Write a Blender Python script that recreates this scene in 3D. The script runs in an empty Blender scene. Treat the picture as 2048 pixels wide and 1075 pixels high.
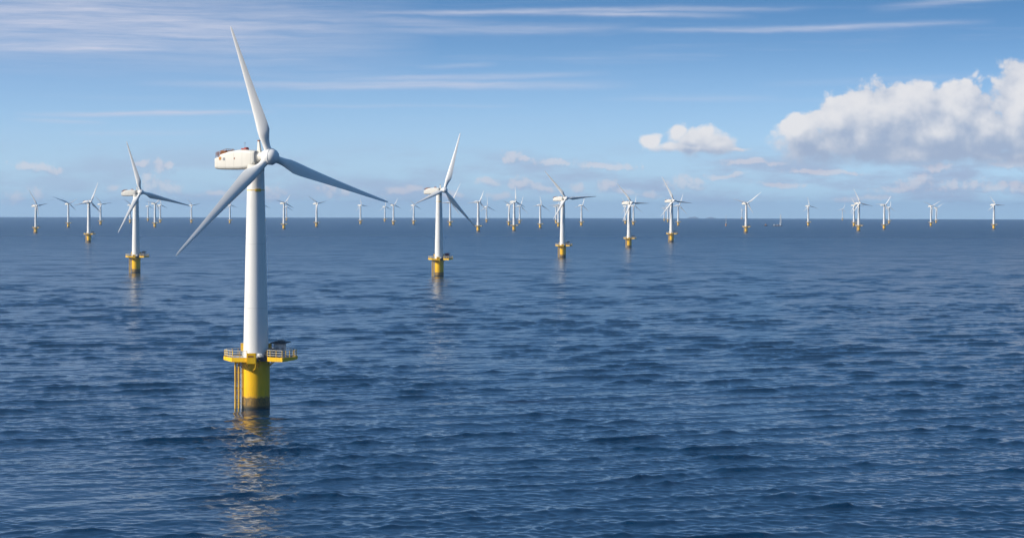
import bpy, bmesh, math, random
import numpy as np
from mathutils import Vector, Matrix

scene = bpy.context.scene
COL = scene.collection
RE = 7.4e6                      # effective radius of the curved sea (with refraction)

# ------------------------------------------------------------------ camera
CAM_H, PITCH, ROLL = 60.5, 0.026178, 0.0023
cam = bpy.data.cameras.new('camera')
cam.sensor_width = 36.0
cam.lens = 4600.0 / 2048.0 * 36.0
cam.clip_start = 1.0
cam.clip_end = 90000.0
camo = bpy.data.objects.new('camera', cam)
COL.objects.link(camo)
fw = Vector((0, math.cos(PITCH), -math.sin(PITCH)))
r0 = Vector((1, 0, 0))
u0 = r0.cross(fw)
rt = r0 * math.cos(ROLL) + u0 * math.sin(ROLL)
up = -r0 * math.sin(ROLL) + u0 * math.cos(ROLL)
m = Matrix.Identity(4)
for i in range(3):
    m[i][0], m[i][1], m[i][2] = rt[i], up[i], -fw[i]
m[2][3] = CAM_H
camo.matrix_world = m
scene.camera = camo

# ------------------------------------------------------------------ light
SUN_EL, SUN_AZ = math.radians(27), math.radians(254)      # azimuth clockwise from +Y
to_sun = Vector((math.sin(SUN_AZ) * math.cos(SUN_EL), math.cos(SUN_AZ) * math.cos(SUN_EL), math.sin(SUN_EL)))
sun = bpy.data.lights.new('sun', 'SUN')
sun.energy = 3.5
sun.angle = math.radians(0.53)
sun.color = (1.0, 0.93, 0.82)
suno = bpy.data.objects.new('sun', sun)
COL.objects.link(suno)
suno.rotation_euler = to_sun.to_track_quat('Z', 'Y').to_euler()

scene.view_settings.view_transform = 'Standard'
scene.view_settings.look = 'None'
EXPOSURE = 0.65
scene.view_settings.exposure = EXPOSURE
scene.view_settings.gamma = 1.0
scene.view_settings.use_curve_mapping = False
scene.cycles.max_bounces = 6
scene.cycles.volume_bounces = 1
scene.cycles.caustics_reflective = False
scene.cycles.caustics_refractive = False
scene.cycles.use_denoising = True


# ------------------------------------------------------------------ node helper
class NT:
    def __init__(self, tree):
        self.t = tree
        self.n = tree.nodes
        self.l = tree.links

    def node(self, kind, **kw):
        n = self.n.new(kind)
        for k, v in kw.items():
            setattr(n, k, v)
        return n

    def put(self, sock, v):
        if hasattr(v, 'links') or isinstance(v, bpy.types.NodeSocket):
            self.l.new(v, sock)
        else:
            sock.default_value = v

    def math(self, op, a, b=None, c=None, clamp=False):
        n = self.node('ShaderNodeMath', operation=op)
        n.use_clamp = clamp
        self.put(n.inputs[0], a)
        if b is not None:
            self.put(n.inputs[1], b)
        if c is not None:
            self.put(n.inputs[2], c)
        return n.outputs[0]

    def vec(self, op, a, b=None, c=None, scale=None):
        n = self.node('ShaderNodeVectorMath', operation=op)
        self.put(n.inputs[0], a)
        if b is not None:
            self.put(n.inputs[1], b)
        if c is not None:
            self.put(n.inputs[2], c)
        if scale is not None:
            self.put(n.inputs[3], scale)
        return n.outputs['Value'] if op in ('LENGTH', 'DOT_PRODUCT', 'DISTANCE') else n.outputs['Vector']

    def noise(self, vec, scale, detail=2.0, rough=0.5, out=0, dims='3D', distortion=0.0):
        n = self.node('ShaderNodeTexNoise', noise_dimensions=dims)
        self.put(n.inputs['Vector'], vec)
        n.inputs['Scale'].default_value = scale
        n.inputs['Detail'].default_value = detail
        n.inputs['Roughness'].default_value = rough
        n.inputs['Distortion'].default_value = distortion
        return n.outputs[out]

    def ramp(self, v, lo, hi, a=0.0, b=1.0, smooth=True):
        n = self.node('ShaderNodeMapRange')
        n.interpolation_type = 'SMOOTHSTEP' if smooth else 'LINEAR'
        n.clamp = True
        self.put(n.inputs[0], v)
        for i, x in enumerate((lo, hi, a, b)):
            self.put(n.inputs[i + 1], x)
        return n.outputs[0]

    def mix(self, f, a, b, mode='MIX'):
        n = self.node('ShaderNodeMix', data_type='RGBA', blend_type=mode)
        self.put(n.inputs[0], f)
        self.put(n.inputs[6], a)
        self.put(n.inputs[7], b)
        return n.outputs[2]

    def sep(self, v):
        n = self.node('ShaderNodeSeparateXYZ')
        self.put(n.inputs[0], v)
        return n.outputs

    def comb(self, x, y, z=0.0):
        n = self.node('ShaderNodeCombineXYZ')
        for i, q in enumerate((x, y, z)):
            self.put(n.inputs[i], q)
        return n.outputs[0]


def lin(r, g, b):
    f = lambda c: c / 12.92 if c <= 0.04045 else ((c + 0.055) / 1.055) ** 2.4
    return (f(r / 255), f(g / 255), f(b / 255), 1.0)


# ------------------------------------------------------------------ sky
# Cloud positions are angles on the sky dome: u to the right of north (+Y), v above the
# level line, both in units of 1/4.6 radian.
def deg_u(x):
    return (x - 1024) / 1000.0


def deg_v(x, y):
    return (417 + 0.0023 * (x - 1024) - y) / 1000.0


def blob(x, y, rx, ry):
    return (deg_u(x), deg_v(x, y), rx / 1000.0, ry / 1000.0)


# heaped clouds: centre and half-axes
BIG = [blob(*b) for b in (
    (1596, 262, 58, 36), (1668, 236, 62, 52), (1625, 290, 92, 42), (1740, 232, 70, 66), (1790, 226, 75, 62),
    (1722, 275, 150, 60), (1912, 232, 62, 66), (1850, 262, 140, 66), (2035, 205, 62, 105), (2090, 180, 70, 90),
    (1965, 272, 130, 62), (2050, 280, 120, 70), (1820, 300, 230, 36), (2010, 310, 180, 30),
    (1350, 268, 26, 22), (1388, 284, 46, 30), (1435, 294, 46, 21), (1300, 286, 19, 15), (1385, 300, 80, 12),
    (1470, 303, 30, 7))]
SMALL = [blob(*b) for b in (
    (318, 372, 30, 24), (345, 378, 34, 18), (305, 358, 14, 12), (336, 338, 30, 12), (290, 336, 20, 8),
    (70, 336, 32, 9), (105, 340, 36, 8), (545, 382, 24, 16), (540, 372, 10, 10), (665, 380, 28, 18), (652, 368, 12, 12),
    (692, 378, 12, 12), (1025, 318, 22, 11), (1045, 322, 24, 6), (1035, 366, 28, 13), (1070, 372, 20, 12),
    (978, 364, 20, 9), (1000, 388, 22, 9), (1085, 374, 22, 8), (1155, 374, 16, 12), (1215, 376, 16, 14),
    (1110, 327, 40, 7), (1210, 334, 60, 9), (1370, 362, 40, 12), (1392, 370, 26, 9), (1300, 382, 20, 8), (1240, 384, 40, 6),
    (1830, 374, 40, 18), (1838, 360, 18, 12), (1790, 384, 50, 7), (1900, 372, 30, 14), (1946, 374, 16, 14),
    (2030, 326, 60, 18), (2000, 330, 40, 10), (1860, 336, 28, 12), (2020, 378, 60, 13), (1985, 382, 30, 9),
    (50, 398, 22, 14), (85, 388, 16, 16), (235, 372, 8, 6), (800, 384, 26, 10), (905, 388, 30, 8), (830, 378, 20, 8), (440, 388, 40, 6),
    (1500, 330, 60, 6), (1640, 345, 80, 6), (1560, 372, 60, 5), (1730, 398, 60, 6), (1450, 352, 46, 5))]
# thin high streaks: x0, x1, y at x0, y at x1, half width, strength
STREAKS = [
    (-480, 880, 40, 62, 64, .62),
    (-120, 560, 24, 30, 17, .62), (-150, 470, 62, 52, 14, .72), (-150, 470, 102, 102, 12, .70), (330, 620, 84, 92, 5, .45),
    (420, 1060, 22, 62, 13, .30), (560, 1640, 30, 20, 5, .55), (900, 1520, 24, 36, 4.5, .50), (640, 1300, 66, 58, 7, .40),
    (1200, 1980, 64, 56, 4.5, .50), (1720, 2200, 26, -6, 6, .50), (240, 1280, 172, 172, 6.5, .55), (620, 1230, 164, 148, 5, .40),
    (820, 1000, 137, 130, 4, .28), (40, 560, 230, 226, 3.6, .72), (40, 230, 241, 247, 3.5, .35), (330, 760, 122, 118, 3.5, .35),
    (500, 1060, 214, 211, 3, .24), (1180, 1560, 200, 198, 4, .18), (120, 460, 270, 266, 3.5, .22), (1500, 1980, 170, 160, 5, .16),
]


def build_sky():
    w = bpy.data.worlds.new('World')
    scene.world = w
    w.use_nodes = True
    t = NT(w.node_tree)
    t.n.clear()
    out = t.node('ShaderNodeOutputWorld')
    d = t.node('ShaderNodeTexCoord').outputs['Generated']
    x, y, z = t.sep(d)[:3]
    hor = t.math('SQRT', t.math('ADD', t.math('MULTIPLY', x, x), t.math('MULTIPLY', y, y)))
    u = t.math('MULTIPLY', t.math('ARCTAN2', x, y), 4.6)
    v = t.math('MULTIPLY', t.math('ARCTAN2', z, hor), 4.6)
    p = t.comb(u, v)

    # clear sky: the blue deepens quickly above the sea horizon
    vpos = t.math('MAXIMUM', v, 0.0)
    zz = t.math('MULTIPLY_ADD', t.math('POWER', vpos, SKY_POW), SKY_RISE, SKY_LOW)
    sd = t.vec('NORMALIZE', t.comb(t.math('DIVIDE', x, hor), t.math('DIVIDE', y, hor), zz))
    sky = t.node('ShaderNodeTexSky', sky_type='NISHITA')
    sky.sun_disc = False
    sky.sun_elevation = SUN_EL
    sky.sun_rotation = SUN_AZ
    sky.altitude = 0.0
    sky.air_density = SKY_AIR
    sky.dust_density = SKY_DUST
    sky.ozone_density = SKY_OZONE
    t.l.new(sd, sky.inputs[0])
    bg_sky = t.node('ShaderNodeBackground')
    hs = t.node('ShaderNodeHueSaturation')
    t.put(hs.inputs['Saturation'], t.ramp(v, 0.08, 0.45, 0.86, 1.18, False))
    hs.inputs['Hue'].default_value = 0.492
    t.l.new(sky.outputs[0], hs.inputs['Color'])
    t.l.new(hs.outputs[0], bg_sky.inputs[0])
    bg_sky.inputs[1].default_value = SKY_STRENGTH

    # ---- thin streaks of high cloud
    wob = t.noise(t.vec('MULTIPLY', p, (2.6, 9.0, 1.0)), 1.0, 5, 0.62)
    vw = t.math('MULTIPLY_ADD', t.math('SUBTRACT', wob, 0.5), 0.022, v)
    tot = None
    for (x0, x1, y0, y1, hw, st) in STREAKS:
        ua, ub, va, vb = deg_u(x0), deg_u(x1), deg_v(x0, y0), deg_v(x1, y1)
        f = t.ramp(u, ua, ub, 0.0, 1.0, False)
        line = t.math('MULTIPLY_ADD', f, vb - va, va)
        dd = t.math('DIVIDE', t.math('SUBTRACT', vw, line), hw / 1000.0)
        g = t.math('POWER', 2.718, t.math('MULTIPLY', t.math('MULTIPLY', dd, dd), -0.7))
        win = t.math('MULTIPLY', t.math('MULTIPLY', f, t.math('SUBTRACT', 1.0, f)), 4.0 * st)
        g = t.math('MULTIPLY', g, win)
        tot = g if tot is None else t.math('MAXIMUM', tot, g)
    fib = t.noise(t.vec('MULTIPLY', t.comb(u, vw), (4.0, 85.0, 1.0)), 1.0, 7, 0.68)
    fib = t.ramp(fib, 0.30, 0.66, 0.45, 1.45, False)
    ci = t.math('MULTIPLY', tot, fib)
    # a faint veil all over the upper sky
    veil = t.noise(t.vec('MULTIPLY', t.comb(u, vw), (1.6, 26.0, 3.0)), 1.0, 6, 0.6)
    veil = t.math('MULTIPLY', t.ramp(veil, 0.5, 0.8, 0.0, 0.22), t.ramp(v, 0.08, 0.3))
    ci = t.math('ADD', ci, veil, clamp=True)
    ci = t.math('MULTIPLY', ci, 0.92)

    # ---- heaped clouds
    def density_group(name, blobs, warp, rag, fine, bias, FB):
        g = bpy.data.node_groups.new(name, 'ShaderNodeTree')
        g.interface.new_socket('p', in_out='INPUT', socket_type='NodeSocketVector')
        g.interface.new_socket('d', in_out='OUTPUT', socket_type='NodeSocketFloat')
        q = NT(g)
        gi, go = q.node('NodeGroupInput'), q.node('NodeGroupOutput')
        pin = gi.outputs[0]
        nz = q.noise(pin, 9.0, 2, 0.5, out=1)
        pw = q.vec('MULTIPLY_ADD', q.vec('SUBTRACT', nz, (0.5, 0.5, 0.5)), (warp, warp, 0.0), pin)
        dm = None
        for (cu, cv, ru, rv) in blobs:
            e = q.vec('MULTIPLY_ADD', pw, (1 / ru, 1 / rv, 0.0), (-cu / ru, -cv / rv, 0.0))
            dl = q.vec('LENGTH', e)
            if dm is None:
                dm = dl
            else:
                n = q.node('ShaderNodeMath', operation='SMOOTH_MIN')
                q.put(n.inputs[0], dm)
                q.put(n.inputs[1], dl)
                n.inputs[2].default_value = 0.22
                dm = n.outputs[0]
        # billows: rounded cells in three sizes
        bil = None
        for sc_, am in ((fine, 1.0), (fine * 2.3, 0.5), (fine * 5.0, 0.28), (fine * 11.0, 0.14)):
            vo = q.node('ShaderNodeTexVoronoi', voronoi_dimensions='2D', feature='SMOOTH_F1')
            q.put(vo.inputs['Vector'], pw)
            vo.inputs['Scale'].default_value = sc_
            vo.inputs['Smoothness'].default_value = 0.35
            e = q.math('MULTIPLY', q.math('SUBTRACT', 0.45, vo.outputs['Distance']), am)
            bil = e if bil is None else q.math('ADD', bil, e)
        fb = q.noise(pin, fine * 1.6, 6, 0.52)
        r = q.math('SUBTRACT', 1.0 + bias, dm)
        r = q.math('MULTIPLY_ADD', bil, rag, r)
        r = q.math('MULTIPLY_ADD', q.math('SUBTRACT', fb, 0.5), rag * FB, r)
        q.l.new(r, go.inputs[0])
        return g

    def heaped(group, off, gain, edge, edge_low):
        a = t.node('ShaderNodeGroup')
        a.node_tree = group
        t.l.new(p, a.inputs[0])
        b = t.node('ShaderNodeGroup')
        b.node_tree = group
        t.l.new(t.vec('ADD', p, (off[0], off[1], 0.0)), b.inputs[0])
        f0, f1 = a.outputs[0], b.outputs[0]
        al = t.ramp(f0, 0.0, t.ramp(v, 0.10, 0.20, edge_low, edge))
        li = t.math('MULTIPLY_ADD', t.math('SUBTRACT', f0, f1), gain, 0.42)
        return al, li, f0

    gb = density_group('large_clouds', BIG, 0.06, 0.52, 13.0, 0.10, 1.4)
    gs = density_group('small_clouds', SMALL, 0.05, 0.7, 52.0, 0.25, 2.2)
    ab, lb, fb0 = heaped(gb, (-0.022, 0.034), 0.62, 0.24, 0.62)
    as_, ls, fs0 = heaped(gs, (-0.008, 0.012), 0.55, 0.9, 0.9)
    # thick cores low in the heap stay grey
    core = t.math('MULTIPLY', t.ramp(v, 0.20, 0.08), t.ramp(fb0, 0.1, 0.7))
    lb = t.math('SUBTRACT', lb, t.math('MULTIPLY', core, 0.30))
    low_fade = t.ramp(v, 0.066, 0.105, 0.0, 1.0)
    ab = t.math('MULTIPLY', t.math('MULTIPLY', ab, low_fade), 0.92)
    lbc = t.ramp(lb, 0.0, 1.0, 0.0, 1.0)
    colb = t.mix(lbc, lin(*CL_DARK), lin(*CL_LIT))
    lsc = t.ramp(ls, 0.1, 0.9, 0.0, 1.0)
    cols = t.mix(lsc, lin(*CS_DARK), lin(*CS_LIT))
    as_ = t.math('MULTIPLY', as_, 0.50)
    # grey-blue low banks of far cloud
    bank = t.noise(t.vec('MULTIPLY', p, (4.0, 17.0, 1.0)), 1.0, 6, 0.6)
    bank = t.math('MULTIPLY', t.ramp(bank, 0.40, 0.62), t.math('MULTIPLY', t.ramp(v, -0.01, 0.03), t.ramp(v, 0.15, 0.07)))
    bank = t.math('MULTIPLY', bank, t.ramp(u, -1.6, 1.2, 0.45, 0.95))

    def emit(c, s=1.0):
        b = t.node('ShaderNodeBackground')
        t.put(b.inputs[0], c)
        b.inputs[1].default_value = s * 2.0 ** -EXPOSURE
        return b.outputs[0]

    def mixs(f, a, b):
        n = t.node('ShaderNodeMixShader')
        t.put(n.inputs[0], f)
        t.l.new(a, n.inputs[1])
        t.l.new(b, n.inputs[2])
        return n.outputs[0]
    s = mixs(ci, bg_sky.outputs[0], emit(lin(*CIRRUS)))
    s = mixs(bank, s, emit(lin(*BANK)))
    s = mixs(as_, s, emit(cols))
    s = mixs(ab, s, emit(colb))
    t.l.new(s, out.inputs['Surface'])
    w.cycles.sampling_method = 'MANUAL'
    w.cycles.sample_map_resolution = 1024


SKY_POW, SKY_RISE, SKY_LOW = 2.3, 3.75, 0.14
SKY_AIR, SKY_DUST, SKY_OZONE = 1.0, 2.3, 4.0
SKY_STRENGTH = 0.138
CL_DARK, CL_LIT = (163, 178, 204), (236, 234, 235)
CS_DARK, CS_LIT = (163, 181, 210), (228, 219, 222)
CIRRUS, BANK = (204, 209, 228), (166, 183, 212)
build_sky()
HAZE_DENSITY, HAZE_COLOR = 3.0e-5, (0.54, 0.76, 1.0, 1)


# ------------------------------------------------------------------ materials
def material(name):
    mt = bpy.data.materials.new(name)
    mt.use_nodes = True
    t = NT(mt.node_tree)
    b = t.n['Principled BSDF']
    return mt, t, b


def painted(name, base, dirt, rough=0.4, streak=0.35, scale=0.5, spec=0.4):
    mt, t, b = material(name)
    co = t.node('ShaderNodeTexCoord').outputs['Object']
    st = t.noise(t.vec('MULTIPLY', co, (1.0, 1.0, 0.06)), scale * 2.0, 5, 0.65)
    bl = t.noise(co, scale * 0.7, 4, 0.6)
    f = t.math('MULTIPLY', t.ramp(st, 0.48, 0.78), streak)
    f = t.math('ADD', f, t.math('MULTIPLY', t.ramp(bl, 0.5, 0.8), streak * 0.5), clamp=True)
    t.put(b.inputs['Base Color'], t.mix(f, base, dirt))
    t.put(b.inputs['Roughness'], t.ramp(bl, 0.3, 0.7, rough, rough + 0.15))
    b.inputs['Specular IOR Level'].default_value = spec
    return mt


def plain(name, base, rough=0.5, metal=0.0):
    mt, t, b = material(name)
    co = t.node('ShaderNodeTexCoord').outputs['Object']
    n = t.noise(co, 1.3, 4, 0.6)
    dark = tuple(c * 0.7 for c in base[:3]) + (1.0,)
    t.put(b.inputs['Base Color'], t.mix(t.ramp(n, 0.35, 0.75), base, dark))
    b.inputs['Roughness'].default_value = rough
    b.inputs['Metallic'].default_value = metal
    return mt


M = {}
M['white'] = painted('white_paint', (0.78, 0.76, 0.71, 1), (0.58, 0.57, 0.52, 1), 0.38, 0.34, 0.35)
M['blade'] = painted('blade_gelcoat', (0.82, 0.80, 0.76, 1), (0.58, 0.57, 0.53, 1), 0.34, 0.2, 0.3)
M['nacelle'] = painted('nacelle_shell', (0.70, 0.665, 0.585, 1), (0.60, 0.54, 0.45, 1), 0.42, 0.3, 0.5)
M['yellow'] = painted('yellow_paint', (0.93, 0.52, 0.001, 1), (0.62, 0.29, 0.003, 1), 0.42, 0.35, 0.45, 0.3)
M['yellow_plate'] = painted('platform_yellow', (0.90, 0.52, 0.006, 1), (0.48, 0.22, 0.015, 1), 0.5, 0.45, 0.9, 0.3)
for nm, axis, step, wd in (('nacelle', 1, 3.4, 0.012), ('white', 2, 20.3, 0.0022)):
    # joints between the shell panels and the tower sections
    t = NT(M[nm].node_tree)
    b = t.n['Principled BSDF']
    base = b.inputs['Base Color'].links[0].from_socket
    c_ = t.sep(t.node('ShaderNodeTexCoord').outputs['Object'])[axis]
    fr = t.math('ABSOLUTE', t.math('SUBTRACT', t.math('FRACT', t.math('DIVIDE', t.math('ADD', c_, 100.0), step)), 0.5))
    t.put(b.inputs['Base Color'], t.mix(t.math('MULTIPLY', t.math('LESS_THAN', fr, wd), 0.5), base, (0.25, 0.24, 0.22, 1)))
# rust runs and weed stains low on the yellow pile
t = NT(M['yellow'].node_tree)
b = t.n['Principled BSDF']
base = b.inputs['Base Color'].links[0].from_socket
co = t.node('ShaderNodeTexCoord').outputs['Object']
z = t.sep(co)[2]
st = t.noise(t.vec('MULTIPLY', co, (1.0, 1.0, 0.10)), 1.6, 5, 0.65)
f = t.math('MULTIPLY', t.ramp(st, 0.46, 0.66), t.ramp(z, 8.5, 4.4, 0.0, 0.45))
f2 = t.math('MULTIPLY', t.ramp(st, 0.55, 0.75), t.ramp(z, 9.0, 15.5, 0.0, 0.3))
t.put(b.inputs['Base Color'], t.mix(t.math('ADD', f, f2, clamp=True), base, (0.24, 0.11, 0.012, 1)))
M['rail'] = plain('rail_paint', (0.72, 0.70, 0.62, 1), 0.45)
M['rail_yellow'] = plain('rail_yellow', (0.86, 0.52, 0.05, 1), 0.45)
M['deck'] = plain('deck_grating', (0.44, 0.42, 0.41, 1), 0.8)
M['cover'] = plain('dark_cover', (0.055, 0.06, 0.07, 1), 0.6)
M['cabin'] = plain('cabin_grey', (0.55, 0.58, 0.60, 1), 0.45)
M['canopy'] = plain('canopy_black', (0.018, 0.02, 0.026, 1), 0.3)
M['red_cabin'] = plain('cabin_red', (0.20, 0.025, 0.022, 1), 0.45)
M['red'] = plain('red_paint', (0.40, 0.06, 0.035, 1), 0.45)
M['orange'] = plain('orange_paint', (0.62, 0.26, 0.02, 1), 0.45)
M['rust'] = plain('rust_orange', (0.34, 0.12, 0.03, 1), 0.7)
M['grey'] = plain('grey_metal', (0.30, 0.31, 0.32, 1), 0.5)
M['hull'] = plain('hull_dark', (0.05, 0.05, 0.07, 1), 0.5)
M['land'] = plain('far_land', (0.20, 0.24, 0.28, 1), 0.9)

mt, t, b = material('marine_growth')
co = t.node('ShaderNodeTexCoord').outputs['Object']
z = t.sep(co)[2]
n1 = t.noise(t.vec('MULTIPLY', co, (1.0, 1.0, 0.25)), 0.9, 5, 0.65)
n2 = t.noise(co, 2.5, 4, 0.6)
c = t.mix(t.ramp(n1, 0.35, 0.65), (0.30, 0.165, 0.022, 1), (0.085, 0.058, 0.014, 1))
c = t.mix(t.ramp(n2, 0.5, 0.75), c, (0.40, 0.24, 0.05, 1))
c = t.mix(t.ramp(t.math('ADD', z, t.math('MULTIPLY', n1, 1.6)), 2.2, 1.0), c, (0.022, 0.022, 0.012, 1))
edge = t.math('ADD', z, t.math('MULTIPLY', t.math('SUBTRACT', n1, 0.5), 2.6))
c = t.mix(t.ramp(edge, 3.55, 3.75), c, (0.72, 0.38, 0.01, 1))
t.put(b.inputs['Base Color'], c)
b.inputs['Roughness'].default_value = 0.55
M['growth'] = mt


def water():
    mt, t, b = material('sea_water')
    geo = t.node('ShaderNodeNewGeometry')
    P = geo.outputs['Position']
    px, py, pz = t.sep(P)[:3]
    r = t.math('SQRT', t.math('ADD', t.math('MULTIPLY', px, px), t.math('MULTIPLY', py, py)))
    # wave vectors run from lower right to upper left; crests are longer than they are deep
    a = math.radians(24)
    q = t.comb(t.math('ADD', t.math('MULTIPLY', px, math.cos(a)), t.math('MULTIPLY', py, math.sin(a))),
               t.math('ADD', t.math('MULTIPLY', px, -math.sin(a)), t.math('MULTIPLY', py, math.cos(a))))

    def slope(scale, detail, amp, stretch, rough=0.6):
        c = t.noise(t.vec('MULTIPLY', q, (1.0 / stretch, 1.0, 1.0)), scale, detail, rough, out=1)
        return t.vec('MULTIPLY', t.vec('SUBTRACT', c, (0.5, 0.5, 0.5)), (amp * 1.4, amp, 0.0))
    gust = t.noise(t.vec('MULTIPLY', q, (0.35, 1.0, 1.0)), 0.011, 5, 0.6)
    gust = t.ramp(gust, 0.3, 0.7, GUST_LO, GUST_HI)
    s = t.vec('ADD', slope(0.55, 3, SLOPE_FINE, 2.2), slope(0.14, 2, SLOPE_MID, 2.4))
    far = t.ramp(r, 900, 3500, 0.0, SLOPE_FAR)
    c = t.noise(t.vec('MULTIPLY', q, (0.4, 1.0, 1.0)), 0.045, 3, 0.6, out=1)
    big = t.vec('MULTIPLY', t.vec('SUBTRACT', c, (0.5, 0.5, 0.5)), (0.8, 1.0, 0.0))
    s = t.vec('ADD', s, t.vec('SCALE', big, scale=far))
    s = t.vec('SCALE', s, scale=gust)
    nrm = t.vec('NORMALIZE', t.vec('ADD', geo.outputs['Normal'], s))
    t.l.new(nrm, b.inputs['Normal'])
    b.inputs['Base Color'].default_value = WATER
    t.put(b.inputs['Roughness'], t.ramp(r, 600, 6000, 0.14, 0.30, False))
    b.inputs['IOR'].default_value = 1.29
    b.inputs['Specular IOR Level'].default_value = 0.5
    b.inputs['Specular Tint'].default_value = (0.70, 0.92, 1.0, 1)
    return mt


GUST_LO, GUST_HI = 0.5, 1.35
SLOPE_FINE, SLOPE_MID, SLOPE_FAR = 0.20, 0.20, 0.42
WATER = (0.0005, 0.021, 0.054, 1)
M['water'] = water()


# ------------------------------------------------------------------ helpers
def tag(o, label=None, cat=None, group=None, kind=None):
    if label:
        o['label'] = label
    if cat:
        o['category'] = cat
    if group:
        o['group'] = group
    if kind:
        o['kind'] = kind
    return o


def mesh_from(bm, name, mats, smooth=True, angle=40):
    bmesh.ops.remove_doubles(bm, verts=bm.verts, dist=1e-5)
    bmesh.ops.recalc_face_normals(bm, faces=bm.faces)
    me = bpy.data.meshes.new(name)
    bm.to_mesh(me)
    bm.free()
    for k in (mats if isinstance(mats, (list, tuple)) else [mats]):
        me.materials.append(M[k])
    if smooth:
        me.shade_smooth()
        me.set_sharp_from_angle(angle=math.radians(angle))
    return me


def rings(bm, secs, cap=True, mat=0):
    """loft closed rings of equal count"""
    vs = [[bm.verts.new(p) for p in s] for s in secs]
    n = len(vs[0])
    for a, b_ in zip(vs[:-1], vs[1:]):
        for i in range(n):
            f = bm.faces.new((a[i], a[(i + 1) % n], b_[(i + 1) % n], b_[i]))
            f.material_index = mat
    if cap:
        for e in (vs[0], vs[-1]):
            f = bm.faces.new(e)
            f.material_index = mat
    return vs


def lathe(bm, prof, n=48, axis='z', cap=True, mat=0):
    """prof: (radius, height)"""
    secs = []
    for r, h in prof:
        s = []
        for i in range(n):
            a = 2 * math.pi * i / n
            if axis == 'z':
                s.append((r * math.cos(a), r * math.sin(a), h))
            else:
                s.append((r * math.cos(a), -h, r * math.sin(a)))
        secs.append(s)
    return rings(bm, secs, cap, mat)


def tube(bm, p, q, r, n=8, mat=0):
    p, q = Vector(p), Vector(q)
    d = (q - p).normalized()
    a = d.orthogonal().normalized()
    b_ = d.cross(a)
    secs = [[c + (a * math.cos(2 * math.pi * i / n) + b_ * math.sin(2 * math.pi * i / n)) * r for i in range(n)] for c in (p, q)]
    rings(bm, secs, True, mat)


def box(bm, x0, x1, y0, y1, z0, z1, mat=0, bev=0.0):
    ret = bmesh.ops.create_cube(bm, size=1.0)
    vs = ret['verts']
    for v in vs:
        v.co = Vector(((x0 + x1) / 2 + v.co.x * (x1 - x0), (y0 + y1) / 2 + v.co.y * (y1 - y0), (z0 + z1) / 2 + v.co.z * (z1 - z0)))
    fs = set(f for v in vs for f in v.link_faces)
    for f in fs:
        f.material_index = mat
    if bev:
        es = list(set(e for v in vs for e in v.link_edges))
        bmesh.ops.bevel(bm, geom=es, offset=bev, segments=2, affect='EDGES')


def prism(bm, poly, z0, z1, mat=0):
    rings(bm, [[(x, y, z0) for x, y in poly], [(x, y, z1) for x, y in poly]], True, mat)


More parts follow.
